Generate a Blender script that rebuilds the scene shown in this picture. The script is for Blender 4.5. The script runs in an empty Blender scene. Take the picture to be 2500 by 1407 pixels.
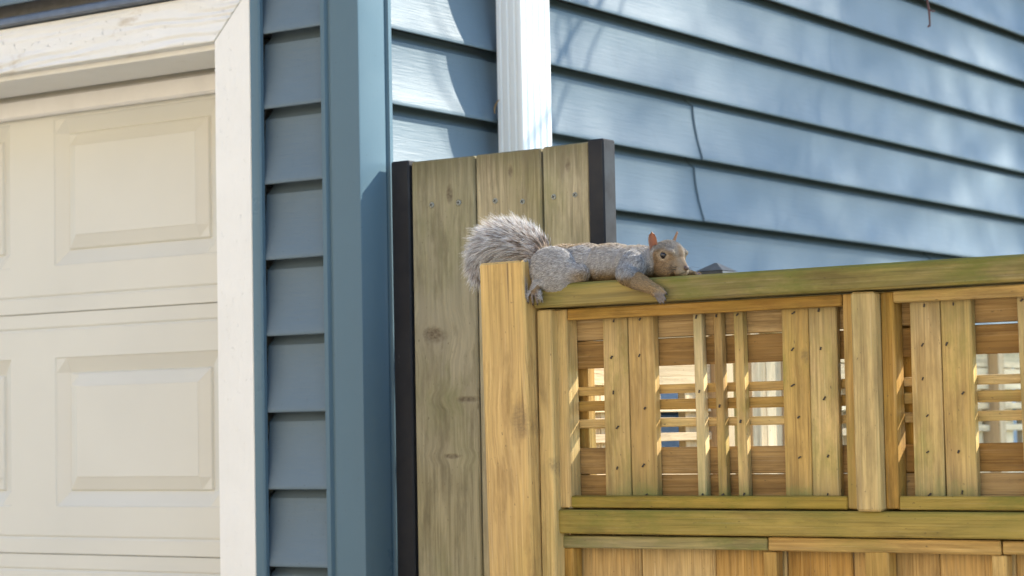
import bpy, bmesh, math, random
import numpy as np
from mathutils import Vector, Matrix, noise as mnoise
random.seed(7); rng = np.random.default_rng(7)
S = bpy.context.scene
COL = S.collection

# ------------------------------------------------------------------ camera, sky, sun, exposure
YAW, PITCH, ROLL, FOC = 0.599456, 0.0638516, -0.0192366, 5355.6 / 2500
EYE = Vector((0, 0, 1.57))
fw = Vector((-math.sin(YAW) * math.cos(PITCH), math.cos(YAW) * math.cos(PITCH), math.sin(PITCH)))
rt = Vector((math.cos(YAW), math.sin(YAW), 0)); up = rt.cross(fw)
r2 = rt * math.cos(ROLL) + up * math.sin(ROLL); u2 = r2.cross(fw)
cd = bpy.data.cameras.new('camera'); cam = bpy.data.objects.new('camera', cd); COL.objects.link(cam)
cd.sensor_width = 36; cd.sensor_fit = 'HORIZONTAL'; cd.lens = FOC * 36
cd.clip_start = 0.05; cd.clip_end = 500
cam.matrix_world = Matrix(((r2.x, u2.x, -fw.x, EYE.x), (r2.y, u2.y, -fw.y, EYE.y), (r2.z, u2.z, -fw.z, EYE.z), (0, 0, 0, 1)))
cd.dof.use_dof = True; cd.dof.focus_distance = 3.08; cd.dof.aperture_fstop = 7.0
S.camera = cam

SUN = Vector((1.0, 1.35, 1.19)).normalized()          # towards the sun
elev = math.asin(SUN.z); azim = math.atan2(SUN.x, SUN.y)
W = bpy.data.worlds.new('World'); S.world = W; W.use_nodes = True
nt = W.node_tree; sky = nt.nodes.new('ShaderNodeTexSky'); sky.sky_type = 'NISHITA'; sky.sun_disc = False
sky.sun_elevation = elev; sky.sun_rotation = azim; sky.altitude = 100; sky.air_density = 1.0; sky.dust_density = 0.3; sky.ozone_density = 2.6
bg = nt.nodes['Background']; bg.inputs['Strength'].default_value = 0.145
nt.links.new(sky.outputs['Color'], bg.inputs['Color'])
ld = bpy.data.lights.new('sun', 'SUN'); ld.energy = 4.6; ld.angle = math.radians(0.53); ld.color = (1.0, 0.92, 0.79)
sun = bpy.data.objects.new('sun', ld); COL.objects.link(sun); sun.location = (8, 10, 12)
sun.rotation_euler = SUN.to_track_quat('Z', 'Y').to_euler()
VS = S.view_settings; VS.view_transform = 'Standard'; VS.look = 'None'; VS.gamma = 1; VS.use_curve_mapping = False
VS.exposure = 1.68

# ------------------------------------------------------------------ material helpers
class NT:
    def __init__(s, name):
        s.m = bpy.data.materials.new(name); s.m.use_nodes = True
        s.t = s.m.node_tree; s.b = s.t.nodes['Principled BSDF']
    def n(s, typ, **kw):
        o = s.t.nodes.new('ShaderNode' + typ)
        for k, v in kw.items():
            if k.startswith('_'): setattr(o, k[1:], v)
            else:
                s.put(o.inputs[k.replace('__', ' ')], v)
        return o
    def put(s, inp, v):
        if hasattr(v, 'is_output') or isinstance(v, bpy.types.NodeSocket): s.t.links.new(v, inp)
        elif isinstance(v, (tuple, list)) and len(v) == 3 and inp.type == 'RGBA': inp.default_value = (*v, 1)
        else: inp.default_value = v
    def math(s, op, a, b=0.0, c=0.0, clamp=False):
        o = s.t.nodes.new('ShaderNodeMath'); o.operation = op; o.use_clamp = clamp
        s.put(o.inputs[0], a); s.put(o.inputs[1], b); s.put(o.inputs[2], c); return o.outputs[0]
    def mix(s, f, a, b, typ='MIX'):
        o = s.t.nodes.new('ShaderNodeMix'); o.data_type = 'RGBA'; o.blend_type = typ
        s.put(o.inputs[0], f); s.put(o.inputs[6], a); s.put(o.inputs[7], b); return o.outputs[2]
    def ramp(s, f, lo, hi, a=0.0, b=1.0):
        o = s.t.nodes.new('ShaderNodeMapRange'); o.clamp = True
        for i, v in enumerate((f, lo, hi, a, b)): s.put(o.inputs[i], v)
        return o.outputs[0]
    def noise(s, vec, scale, detail=4, rough=.55, dist=0.0):
        o = s.n('TexNoise', Vector=vec, Scale=scale, Detail=detail, Roughness=rough, Distortion=dist); return o.outputs[0]
    def mapv(s, vec, scale, loc=(0, 0, 0)):
        return s.n('Mapping', Vector=vec, Scale=scale, Location=loc).outputs[0]
    def bump(s, h, strength, dist=.001, normal=None):
        o = s.n('Bump', Height=h, Strength=strength, Distance=dist)
        if normal is not None: s.put(o.inputs['Normal'], normal)
        s.put(s.b.inputs['Normal'], o.outputs[0]); return o.outputs[0]
    def done(s, col=None, rough=None, spec=None):
        if col is not None: s.put(s.b.inputs['Base Color'], col)
        if rough is not None: s.put(s.b.inputs['Roughness'], rough)
        if spec is not None: s.put(s.b.inputs['Specular IOR Level'], spec)
        return s.m

def wood(name, c1, c2, dark, axis='Z', moss=0.0, mosscol=(.13, .13, .024), grey=0.0, knots=(), ring=.35, vary=.22, mossdir=0, endstain=0.0, half=.2, knotk=.8, gain=1.47, foot=0):
    """planed softwood: streaky grain along `axis`, growth-ring bands, blotches, green algae, optional knots (a,b,ra,rb) in board coordinates"""
    k = NT(name); tc = k.n('TexCoord').outputs['Object']; inf = k.n('ObjectInfo').outputs['Random']
    off = k.n('CombineXYZ', X=k.math('MULTIPLY', inf, 17.3), Y=k.math('MULTIPLY', inf, 31.7), Z=k.math('MULTIPLY', inf, 23.9)).outputs[0]
    sep = k.n('SeparateXYZ', Vector=tc); X, Yc, Z = sep.outputs
    across, along = (X, Z) if axis == 'Z' else (Z, X)
    kn = None; shift = 0.0
    for (a, b, ra, rb) in knots:
        da = k.math('DIVIDE', k.math('SUBTRACT', across, a), ra); db = k.math('DIVIDE', k.math('SUBTRACT', along, b), rb)
        d = k.math('SQRT', k.math('ADD', k.math('MULTIPLY', da, da), k.math('MULTIPLY', db, db)))
        d = k.math('ADD', d, k.math('MULTIPLY', k.math('SUBTRACT', k.noise(tc, 55, 3, .6), .5), 1.3)); core = k.ramp(d, 0.55, 1.25, 1, 0)
        wide = k.math('MULTIPLY', k.ramp(d, 0.0, 4.0, 1, 0), da)
        shift = k.math('MULTIPLY_ADD', wide, ra * .4, shift)
        kn = core if kn is None else k.math('MAXIMUM', kn, core)
    acr = k.math('SUBTRACT', across, shift) if knots else across
    if axis == 'Z': base = k.n('CombineXYZ', X=acr, Y=Yc, Z=along).outputs[0]; st = (1, 1, .045); fine = (1, 1, .012)
    else: base = k.n('CombineXYZ', X=along, Y=Yc, Z=acr).outputs[0]; st = (.045, 1, 1); fine = (.012, 1, 1)
    v = k.n('VectorMath', _operation='ADD'); k.put(v.inputs[0], base); k.put(v.inputs[1], off); v = v.outputs[0]
    warp = k.noise(k.mapv(v, tuple(.35 if q < 1 else 1 for q in st)), 9, 2)
    vv = k.n('VectorMath', _operation='MULTIPLY_ADD'); k.put(vv.inputs[0], k.n('CombineXYZ', X=warp, Y=warp, Z=warp).outputs[0]); vv.inputs[1].default_value = (.03, .03, .03) if axis == 'Z' else (.03, .03, .03); k.put(vv.inputs[2], v)
    vw = vv.outputs[0]
    rings = k.ramp(k.noise(k.mapv(vw, st), 165, 2, .5), .30, .70)
    streak = k.noise(k.mapv(v, fine), 520, 3, .6)
    blot = k.noise(k.mapv(v, tuple(.25 if q < 1 else 1 for q in st)), 14, 3)
    big = k.noise(v, 3.2, 2)
    col = k.mix(k.ramp(blot, .32, .68), c1, c2)
    col = k.mix(k.math('MULTIPLY', rings, ring), col, dark)
    col = k.mix(k.ramp(streak, .54, .72, 0, .62), col, dark)
    crack = k.noise(k.mapv(v, tuple(.02 if q < 1 else 1 for q in st)), 130, 2, .5); col = k.mix(k.ramp(crack, .70, .76, 0, .7), col, tuple(q * .45 for q in dark))
    col = k.mix(k.ramp(streak, .40, .22, 0, .18), col, (.75, .62, .40))
    if grey: col = k.mix(k.math('MULTIPLY', k.ramp(big, .35, .7), grey), col, (.33, .31, .27))
    if moss:
        mm = k.math('MULTIPLY', k.ramp(k.noise(k.mapv(v, tuple(.4 if q < 1 else 1 for q in st)), 22, 6, .7), .42, .66), k.ramp(k.noise(v, 4.5, 2), .35, .6))
        if mossdir: # grows in a band along one long edge
            mm = k.math('ADD', mm, k.math('MULTIPLY', k.ramp(across if axis == 'X' else along, 0.0 if mossdir > 0 else 0.0, mossdir, 0, .9), k.ramp(k.noise(k.mapv(v, st), 60, 5, .7), .36, .6)), clamp=True)
        col = k.mix(k.math('MULTIPLY', mm, moss), col, mosscol)
    if endstain: # weathered end grain: dark drips at both ends of the board
        e = k.ramp(k.math('ADD', k.math('ABSOLUTE', along), k.math('MULTIPLY', k.math('SUBTRACT', k.noise(k.mapv(v, fine), 240, 2), .5), .09)), half - .05, half, 0, endstain)
        col = k.mix(e, col, (.10, .085, .04))
    stn = k.ramp(k.noise(k.mapv(v, tuple(.22 if q < 1 else 1 for q in st)), 30, 5, .68), .51, .68, 0, .62); col = k.mix(stn, col, (.42 * c2[0], .40 * c2[1], .42 * c2[2]))
    if foot:
        ft = k.math('MULTIPLY', k.ramp(k.math('ADD', along, k.math('MULTIPLY', k.noise(v, 38, 4, .7), .06)), -.075, -.105, 0, .85), k.ramp(k.noise(v, 12, 3), .38, .58)); col = k.mix(ft, col, (.13, .15, .045))
    specks = k.ramp(k.noise(k.mapv(v, tuple(.45 if q < 1 else 1 for q in st)), 260, 2), .70, .76, 0, .6)
    col = k.mix(specks, col, (.06, .045, .025))
    hgt = k.math('ADD', k.math('MULTIPLY', rings, -.5), k.math('MULTIPLY', streak, .9))
    if kn is not None:
        rr = k.noise(k.mapv(vw, (1, 1, 1)), 220, 2)
        col = k.mix(k.math('MULTIPLY', kn, k.ramp(rr, .35, .62, knotk * .45, knotk)), col, (.085, .06, .034))
        hgt = k.math('SUBTRACT', hgt, k.math('MULTIPLY', kn, .6))
    hs = k.n('HueSaturation', Color=col, Value=k.math('MULTIPLY_ADD', inf, vary * 2 * gain, gain * (1 - vary)), Saturation=k.math('MULTIPLY_ADD', inf, -.22, 1.1), Hue=k.math('MULTIPLY_ADD', inf, .014, .493))
    k.bump(hgt, .7, .0016)
    return k.done(hs.outputs[0], k.ramp(streak, .3, .7, .62, .86), .25)

def vinyl(name, col, axis='X', rough=.44, emboss=.6, dirt=.25):
    k = NT(name); tc = k.n('TexCoord').outputs['Object']
    inf = k.n('ObjectInfo').outputs['Random']
    off = k.n('CombineXYZ', X=k.math('MULTIPLY', inf, 9.3), Y=k.math('MULTIPLY', inf, 11.7), Z=0.0).outputs[0]
    v = k.n('VectorMath', _operation='ADD'); k.put(v.inputs[0], tc); k.put(v.inputs[1], off); v = v.outputs[0]
    sc = (.05, 1, 1) if axis == 'X' else ((1, .05, 1) if axis == 'Y' else (1, 1, .04))
    g = k.noise(k.mapv(v, sc), 240, 3, .65)
    d = k.noise(v, 5, 5, .65)
    d2 = k.noise(k.mapv(v, (1, 1, .15)), 30, 4, .6)
    c = k.mix(k.ramp(d, .45, .75, 0, dirt), col, tuple(x * 1.25 + .02 for x in col))
    c = k.mix(k.ramp(d2, .58, .8, 0, dirt), c, tuple(x * .7 for x in col))
    sp = k.ramp(k.noise(v, 260, 1), .74, .79, 0, .4); c = k.mix(sp, c, (.05, .05, .05))
    if emboss: 
        wav = k.noise(v, 2.2, 1)
        b1 = k.n('Bump', Height=wav, Strength=.22, Distance=.01)
        k.bump(g, emboss, .0014, b1.outputs[0])
    return k.done(c, k.ramp(d, .3, .7, rough - .06, rough + .1), .13)

def plain(name, col, rough=.5, metal=0.0, var=.15, scale=40, bump=0.0, spec=.4):
    k = NT(name); v = k.n('TexCoord').outputs['Object']; n = k.noise(v, scale, 5, .6)
    c = k.mix(k.ramp(n, .3, .7), tuple(x * (1 - var) for x in col), tuple(min(1, x * (1 + var)) for x in col))
    k.b.inputs['Metallic'].default_value = metal
    if bump: k.bump(k.noise(v, scale * 4, 4, .6), bump, .001)
    return k.done(c, rough, spec)

def paintwood(name, axis, grain, stain=0.0, bs=.6):
    """thick white paint over rough-sawn board: the emboss carries the wood figure"""
    k = NT(name); v = k.n('TexCoord').outputs['Object']
    st = (.16, 1, 1) if axis == 'X' else (1, 1, .16)
    w = k.noise(k.mapv(v, st), 11, 2, .5)
    sp = k.n('SeparateXYZ', Vector=v); ac = sp.outputs[2] if axis == 'X' else sp.outputs[0]
    bands = k.math('SINE', k.math('ADD', k.math('MULTIPLY', w, 46), k.math('MULTIPLY', ac, 420)))
    bands = k.math('MULTIPLY', bands, k.ramp(k.noise(k.mapv(v, st), 16, 2), .38, .62, .15, 1))
    fine = k.noise(k.mapv(v, (.3, 1, 1) if axis == 'X' else (1, 1, .3)), 130, 4, .65)
    chips = k.ramp(k.noise(v, 95, 4, .7), .62, .70)
    h = k.math('ADD', k.math('MULTIPLY', bands, grain), k.math('ADD', k.math('MULTIPLY', fine, .55), k.math('MULTIPLY', chips, -.5)))
    k.bump(h, bs, .0028)
    d = k.noise(v, 7, 4, .6)
    c = k.mix(k.ramp(d, .35, .7), (.80, .775, .71), (.755, .73, .66))
    if stain:
        c = k.mix(k.math('MULTIPLY', k.ramp(k.noise(k.mapv(v, (.4, 1, 1)), 16, 5, .7), .60, .72), stain), c, (.42, .30, .15))
    return k.done(c, .55, .35)

M = {}
HON, HON2, DK = (.425, .270, .085), (.300, .185, .056), (.125, .07, .02)
M['wood_v'] = wood('golden_wood_upright', HON, HON2, DK, 'Z', moss=.4, ring=.50)
M['wood_h'] = wood('golden_wood_level', HON, HON2, DK, 'X', moss=.4, ring=.52)
M['slat_v'] = wood('batten_wood', c1=(.475, .318, .105), c2=(.355, .228, .075), dark=DK, axis='Z', foot=1, moss=.75, ring=.48, endstain=.5, half=.127, grey=.15)
M['rail'] = wood('mossy_rail_wood', (.345, .245, .062), (.25, .18, .043), (.075, .055, .014), 'X', moss=.95, ring=.66, vary=.08, mossdir=.016, grey=.12, gain=1.12)
M['midrail'] = wood('mossy_mid_rail_wood', (.385, .28, .075), (.30, .218, .058), (.12, .085, .022), 'X', moss=.9, ring=.42, vary=.05, mossdir=.022, gain=1.12)
M['back_h'] = wood('back_board_wood', (.335, .205, .070), (.245, .142, .045), (.10, .05, .015), 'X', ring=.45, vary=.25, gain=1.12)
M['low_v'] = wood('lower_board_wood', (.42, .268, .092), (.33, .205, .07), (.13, .07, .02), 'Z', ring=.5, vary=.12, endstain=.55, half=.69)
M['post'] = wood('post_wood', (.485, .305, .088), (.375, .228, .066), (.17, .088, .022), 'Z', ring=.45, vary=.02, grey=.12, moss=.2, knots=[(.026, .70, .016, .024)], knotk=.5)
M['stile'] = wood('stile_wood', (.455, .29, .088), (.345, .22, .068), DK, 'Z', ring=.46, vary=.04, moss=.3, knots=[(.012, .655, .009, .013)], knotk=.5)
GA, GB, GD = (.305, .258, .142), (.215, .182, .092), (.10, .08, .035)
M['gate1'] = wood('weathered_board_knotty', GA, GB, GD, 'Z', moss=.6, mosscol=(.10, .105, .03), grey=.25, ring=.60, vary=.02, endstain=.8, half=.985,
                  knots=[(-.020, .705, .023, .012), (.040, .600, .022, .005), (.012, .510, .016, .004), (.014, .930, .006, .014)], knotk=.95, gain=1.30)
M['gate2'] = wood('weathered_board', (.375, .305, .170), (.27, .222, .118), GD, 'Z', moss=.5, mosscol=(.11, .11, .03), grey=.2, ring=.68, vary=.06, endstain=.85, half=.985, knots=[(.004, .955, .005, .010)], gain=1.45)
M['pale_h'] = wood('pale_dry_wood', (.56, .44, .27), (.50, .385, .225), (.33, .23, .12), 'X', ring=.3, vary=.12, gain=1.35)
M['pale_y'] = wood('pale_dry_wood_return', (.56, .45, .28), (.50, .39, .235), (.33, .23, .12), 'X', ring=.3, vary=.12, gain=1.35)
M['pale_v'] = wood('pale_dry_wood_upright', (.55, .44, .27), (.48, .37, .22), (.33, .23, .12), 'Z', ring=.3, vary=.12, gain=1.35)
SID = (.130, .176, .206)
M['siding_x'] = vinyl('blue_grey_vinyl_front', SID, 'X')
M['siding_y'] = vinyl('blue_grey_vinyl_side', SID, 'Y')
M['corner'] = vinyl('blue_grey_vinyl_corner', (.092, .152, .188), 'Z', rough=.30, emboss=.06, dirt=.12)
M['drip'] = plain('slate_metal_flashing', (.115, .135, .16), .4)
M['white_h'] = paintwood('white_painted_board_level', 'X', .42, .5, 1.1)
M['white_v'] = paintwood('white_painted_board_upright', 'Z', .06, 0, .6)
M['jamb'] = paintwood('white_painted_jamb', 'X', .02, .35, .15)
M['stop'] = plain('white_weatherstrip', (.72, .69, .64), .5, var=.06, scale=12)
M['downspout'] = plain('white_aluminium', (.76, .79, .78), .33, var=.03, scale=8)
k = NT('black_powder_coat'); v = k.n('TexCoord').outputs['Object']; scf = k.ramp(k.noise(k.mapv(v, (1, 1, .35)), 70, 5, .75), .66, .72, 0, .55)
k.bump(k.noise(v, 220, 3), .12, .0008); M['black'] = k.done(k.mix(scf, k.mix(k.ramp(k.noise(v, 9, 3), .3, .7), (.009, .010, .013), (.018, .019, .022)), (.09, .09, .095)), k.ramp(k.noise(v, 30, 4), .3, .7, .42, .7), .25)
M['screw'] = plain('zinc_screw', (.26, .28, .26), .45, metal=.5, var=.25, scale=300)
M['dark'] = plain('dark_recess', (.02, .02, .02), .8)
M['staple'] = plain('rusted_staple', (.035, .026, .02), .6)
M['concrete'] = plain('concrete', (.30, .28, .25), .85, var=.15, scale=6, bump=.3)
M['soil'] = plain('ground_turf', (.085, .105, .045), .95, var=.3, scale=5, bump=.5)
M['shingle'] = plain('grey_shingle', (.10, .10, .11), .9, var=.3, scale=20, bump=.5)
M['sheath'] = plain('wall_core', (.2, .2, .2), .9)
M['bark'] = plain('tree_bark', (.12, .085, .06), .9, var=.3, scale=25, bump=.6)
M['twig'] = plain('twig_bark', (.10, .05, .05), .8)
M['needle'] = plain('needle_foliage', (.05, .085, .035), .7, var=.4, scale=3)
M['leaf'] = plain('dry_leaf', (.42, .27, .12), .7)
M['capgrey'] = plain('grey_post_cap', (.06, .065, .07), .45)
# garage door: cream steel with fine stipple
k = NT('cream_door_steel'); v = k.n('TexCoord').outputs['Object']
g = k.noise(k.mapv(v, (.10, 1, 1)), 420, 3, .6); k.bump(g, .16, .0006)
M['door'] = k.done(k.mix(k.ramp(k.noise(v, 3, 3), .35, .65), (.635, .612, .53), (.60, .58, .505)), .45, .35)

# ------------------------------------------------------------------ object helpers
def link(name, me, mat, parent=None, loc=(0, 0, 0), rot=(0, 0, 0)):
    o = bpy.data.objects.new(name, me); COL.objects.link(o)
    if mat is not None and not me.materials: me.materials.append(mat)
    o.location = loc; o.rotation_euler = rot
    if parent is not None:
        o.parent = parent
        o.location = Vector(loc) - world_of(parent)
    return o
def world_of(o):
    v = Vector(o.location); p = o.parent
    while p is not None: v += Vector(p.location); p = p.parent
    return v
def empty(name, loc, label=None, cat=None, group=None, parent=None):
    o = bpy.data.objects.new(name, None); COL.objects.link(o); o.empty_display_size = .1
    o.location = loc
    if parent is not None: o.parent = parent; o.location = Vector(loc) - world_of(parent)
    if label: o['label'] = label; o['category'] = cat
    if group: o['group'] = group
    return o
def mesh(name, verts, faces, smooth=False):
    me = bpy.data.meshes.new(name); me.from_pydata(verts, [], faces); me.update()
    if smooth: me.polygons.foreach_set('use_smooth', [True] * len(me.polygons))
    return me
def box(name, x0, x1, y0, y1, z0, z1, mat, parent=None, bev=.0014, rot=(0, 0, 0), wob=0.0):
    c = Vector(((x0 + x1) / 2, (y0 + y1) / 2, (z0 + z1) / 2)); hx, hy, hz = (x1 - x0) / 2, (y1 - y0) / 2, (z1 - z0) / 2
    bm = bmesh.new(); bmesh.ops.create_cube(bm, size=2)
    for v in bm.verts: v.co = Vector((v.co.x * hx, v.co.y * hy, v.co.z * hz)) + Vector((random.uniform(-wob, wob), random.uniform(-wob, wob), random.uniform(-wob, wob)))
    if bev: bmesh.ops.bevel(bm, geom=bm.edges[:], offset=min(bev, hx * .5, hy * .5, hz * .5), segments=1, profile=.5, affect='EDGES')
    me = bpy.data.meshes.new(name); bm.to_mesh(me); bm.free()
    return link(name, me, mat, parent, c, rot)
def extrude(name, prof, axis, a, b, mat, parent=None, origin=(0, 0, 0), smooth=False, segs=1, closed=True, flip=False):
    """prof = outline (p,q); axis 'X': (a..b, p=Y, q=Z); 'Y': (p=X, a..b, q=Z); 'Z': (p=X, q=Y, a..b). Origin = object location."""
    o = Vector(origin); n = len(prof); vs = []; fs = []
    for i in range(segs + 1):
        t = a + (b - a) * i / segs
        for p, q in prof:
            w = Vector((t, p, q)) if axis == 'X' else (Vector((p, t, q)) if axis == 'Y' else Vector((p, q, t)))
            vs.append(w - o)
    m = n if closed else n - 1
    for i in range(segs):
        for j in range(m):
            k2 = (j + 1) % n; f = (i * n + j, i * n + k2, (i + 1) * n + k2, (i + 1) * n + j)
            fs.append(f[::-1] if flip else f)
    if closed:
        fs.append(tuple(range(n - 1, -1, -1)) if not flip else tuple(range(n))); e = segs * n
        fs.append(tuple(range(e, e + n)) if not flip else tuple(range(e + n - 1, e - 1, -1)))
    me = mesh(name, [tuple(v) for v in vs], fs)
    bm = bmesh.new(); bm.from_mesh(me); bmesh.ops.recalc_face_normals(bm, faces=bm.faces); bm.to_mesh(me); bm.free()
    if smooth:
        me.polygons.foreach_set('use_smooth', [len(p.vertices) == 4 for p in me.polygons])
        try: me.set_sharp_from_angle(angle=math.radians(38))
        except Exception: pass
    return link(name, me, mat, parent, o)
def tube(pts, rads, seg=6):
    vs = []; fs = []; n = len(pts); ref = Vector((.3, .2, 1))
    for i, p in enumerate(pts):
        p = Vector(p); d = (Vector(pts[min(i + 1, n - 1)]) - Vector(pts[max(i - 1, 0)])).normalized()
        s = d.cross(ref); s = s.normalized() if s.length > 1e-4 else Vector((1, 0, 0)); t = s.cross(d)
        for j in range(seg):
            a = 2 * math.pi * j / seg; vs.append(tuple(p + (s * math.cos(a) + t * math.sin(a)) * rads[i]))
    for i in range(n - 1):
        for j in range(seg):
            b = (j + 1) % seg; fs.append((i * seg + j, i * seg + b, (i + 1) * seg + b, (i + 1) * seg + j))
    fs.append(tuple(range(seg - 1, -1, -1))); fs.append(tuple(range((n - 1) * seg, n * seg)))
    return vs, fs

# ------------------------------------------------------------------ ground
g = mesh('ground', [(-150, -150, -.012), (150, -150, -.012), (150, 150, -.012), (-150, 150, -.012)], [(0, 1, 2, 3)])
link('ground', g, M['soil'])['kind'] = 'structure'
o = box('driveway', -8.2, -2.0, -16, 2.94, -.10, 0.0, M['concrete'], bev=.004); o['kind'] = 'structure'
o = box('path', -1.995, 14.0, -16, 2.5, -.10, -.002, M['concrete'], bev=.004); o['kind'] = 'structure'  # out of view; made this wide to bounce warm sunlight

# ------------------------------------------------------------------ house
house = empty('house', (-5, 7, 0), 'blue grey sided house with cream garage door, white trim and white downspout', 'house')
XW, YW = -2.213, 2.795          # siding back planes (side wall, front wall)
C0, CH = 1.350, .1267           # bottom edge of a course, course height
def course_profile(z0):
    """(out, z) outline of one vinyl course: flared butt at the bottom, concave face, thin shell"""
    top = CH + .009; pts = [(-.0200, z0 + top), (-.0185, z0 + CH + .004), (-.0140, z0 + CH - .0030), (-.0060, z0 + CH - .0100)]
    for i in range(12):
        t = i / 11; z = z0 + CH - .0150 - (CH - .0150 - .007) * t; u = .0000 + .0192 * t ** 1.75
        pts.append((u, z))
    pts += [(.0198, z0 + .0035), (.0192, z0 + .001), (.0176, z0), (.0160, z0 + .0012), (.0152, z0 + .012), (.0110, z0 + .0145), (-.004, z0 + .0145)]
    pts.append((-.010, z0 + .024)); pts.append((-.0215, z0 + CH - .02)); pts.append((-.0230, z0 + top))
    return pts
front = empty('front_wall', (-4, 2.79, 0), parent=house)
side = empty('side_wall', (-2.2, 6, 0), parent=house)
def course_front(k2, xa, xb):
    z0 = C0 + CH * k2; prof = [(YW - u, z) for u, z in course_profile(z0)]
    extrude('siding_course', prof, 'X', xa, xb, M['siding_x'], front, ((xa + xb) / 2, YW, z0), smooth=True)
def course_side(k2, ya, yb, du=0.0, name='siding_course'):
    z0 = C0 + CH * k2; prof = [(XW + u + du, z) for u, z in course_profile(z0)]
    return extrude(name, prof, 'Y', ya, yb, M['siding_y'], side, (XW, (ya + yb) / 2, z0), smooth=True)
for kk in range(-10, 8): course_front(kk, -2.405, -2.243)
for kk in range(8, 29): course_front(kk, -8.0, -2.243)
SEAMS = {7: None, 6: 3.905, 5: 3.905, 4: 5.085, 9: 6.35, 3: 4.35, 2: 3.05, 8: 6.9}
for kk in range(-10, 29):
    s = SEAMS.get(kk)
    if s is None: course_side(kk, 2.838, 11.5)
    else:
        course_side(kk, s, 11.5, .0042); course_side(kk, 2.838, s + .03)
# wall cores behind the siding (keep the sun out of the house)
box('wall_core', -8.0, -2.41, 2.830, 2.93, 2.26, 5.06, M['sheath'], house, 0)
box('wall_core', -2.41, -2.252, 2.830, 2.93, 0, 5.06, M['sheath'], house, 0)
box('wall_core', -2.33, -2.252, 2.931, 11.5, 0, 5.06, M['sheath'], house, 0)
box('wall_core', -8.0, -2.34, 11.38, 11.5, 0, 5.06, M['sheath'], house, 0)
box('wall_core', -8.12, -8.001, 2.80, 11.5, 0, 5.06, M['sheath'], house, 0)
# roof with overhanging eaves
rv = [(-8.5, 2.4, 5.0), (-1.95, 2.4, 5.0), (-1.95, 11.9, 5.0), (-8.5, 11.9, 5.0), (-5.2, 2.4, 7.2), (-5.2, 11.9, 7.2)]
rf = [(0, 1, 4), (3, 5, 2), (1, 2, 5, 4), (0, 4, 5, 3), (0, 3, 2, 1)]
link('roof', mesh('roof', [(x + 5.2, y - 7, z - 5.07) for x, y, z in [(a, b, c + .07) for a, b, c in rv]], rf), M['shingle'], house, (-5.2, 7, 5.07))
# corner post: two faces with lipped edges
cp = [(-2.185, 2.770), (-2.185, 2.838), (-2.1895, 2.8415), (-2.1895, 2.8450), (-2.183, 2.8475), (-2.183, 2.8555), (-2.1905, 2.8565), (-2.1905, 2.8425), (-2.215, 2.8400),
      (-2.240, 2.815), (-2.247, 2.7755), (-2.2625, 2.7755), (-2.2625, 2.7680), (-2.2545, 2.7680), (-2.2515, 2.7745), (-2.2475, 2.7745), (-2.2440, 2.770)]
cpb = []
for (x, y) in cp:
    if (x, y) == (-2.185, 2.770): cpb += [(-2.1885, 2.770), (-2.1862, 2.7708), (-2.185, 2.7735)]
    else: cpb.append((x, y))
extrude('corner_post', cpb, 'Z', .05, 5.0, M['corner'], house, (-2.22, 2.80, 2.0), smooth=True)
# J channel beside the white trim
jp = [(-2.4128, 2.790), (-2.4128, 2.7665), (-2.4105, 2.7650), (-2.3945, 2.7650), (-2.3915, 2.7675), (-2.3915, 2.775), (-2.3945, 2.775), (-2.3955, 2.769), (-2.409, 2.769), (-2.409, 2.790)]
extrude('corner_channel', jp, 'Z', .05, 2.3195, M['corner'], house, (-2.40, 2.78, 1.2), smooth=True)
# drip flashing over the header
dp = [(2.795, 2.3200), (2.757, 2.3200), (2.7535, 2.3225), (2.7535, 2.3300), (2.757, 2.3345), (2.764, 2.3370), (2.795, 2.3460)]
extrude('drip_flashing', dp, 'X', -7.95, -2.392, M['drip'], house, (-5, 2.77, 2.33), smooth=True)
# white door trim: mitred header + jamb boards
trim = empty('door_trim', (-4.9, 2.78, 0), parent=house)
XL, XR, ZB, ZT = -2.4932, -2.4132, 2.2358, 2.3170
def mitre(name, outline, y0, y1, mat, org):
    n = len(outline); vs = [(x - org[0], y0 - org[1], z - org[2]) for x, z in outline] + [(x - org[0], y1 - org[1], z - org[2]) for x, z in outline]
    fs = [tuple(range(n)), tuple(range(2 * n - 1, n - 1, -1))] + [(i, i + n, (i + 1) % n + n, (i + 1) % n) for i in range(n)]
    me = mesh(name, vs, fs); bm = bmesh.new(); bm.from_mesh(me); bmesh.ops.recalc_face_normals(bm, faces=bm.faces)
    bmesh.ops.bevel(bm, geom=bm.edges[:], offset=.0011, segments=2, affect='EDGES'); bm.to_mesh(me); bm.free()
    return link(name, me, mat, trim, org)
mitre('header_board', [(-7.45, ZB), (XL - .0005, ZB), (XR - .0005, ZT), (-7.53, ZT)], 2.7655, 2.791, M['white_h'], (-2.95, 2.7655, 2.277))
mitre('jamb_board', [(XL + .0005, ZB - .001), (XL + .0005, 0.0), (XR, 0.0), (XR, ZT)], 2.7662, 2.791, M['white_v'], (-2.453, 2.7662, 1.8))
box('jamb_board', XL + .002, XL + .040, 2.7912, 2.99, 0, 2.2265, M['white_v'], trim)
box('head_jamb', -7.45, XL - .001, 2.7912, 2.9315, 2.2268, 2.259, M['jamb'], trim)
box('stop_strip', -7.40, XL - .004, 2.9345, 2.9525, 2.184, 2.2215, M['stop'], trim, .006)
box('stop_strip', -2.520, XL - .003, 2.935, 2.9525, 0.0, 2.1835, M['stop'], trim, .006)

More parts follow.
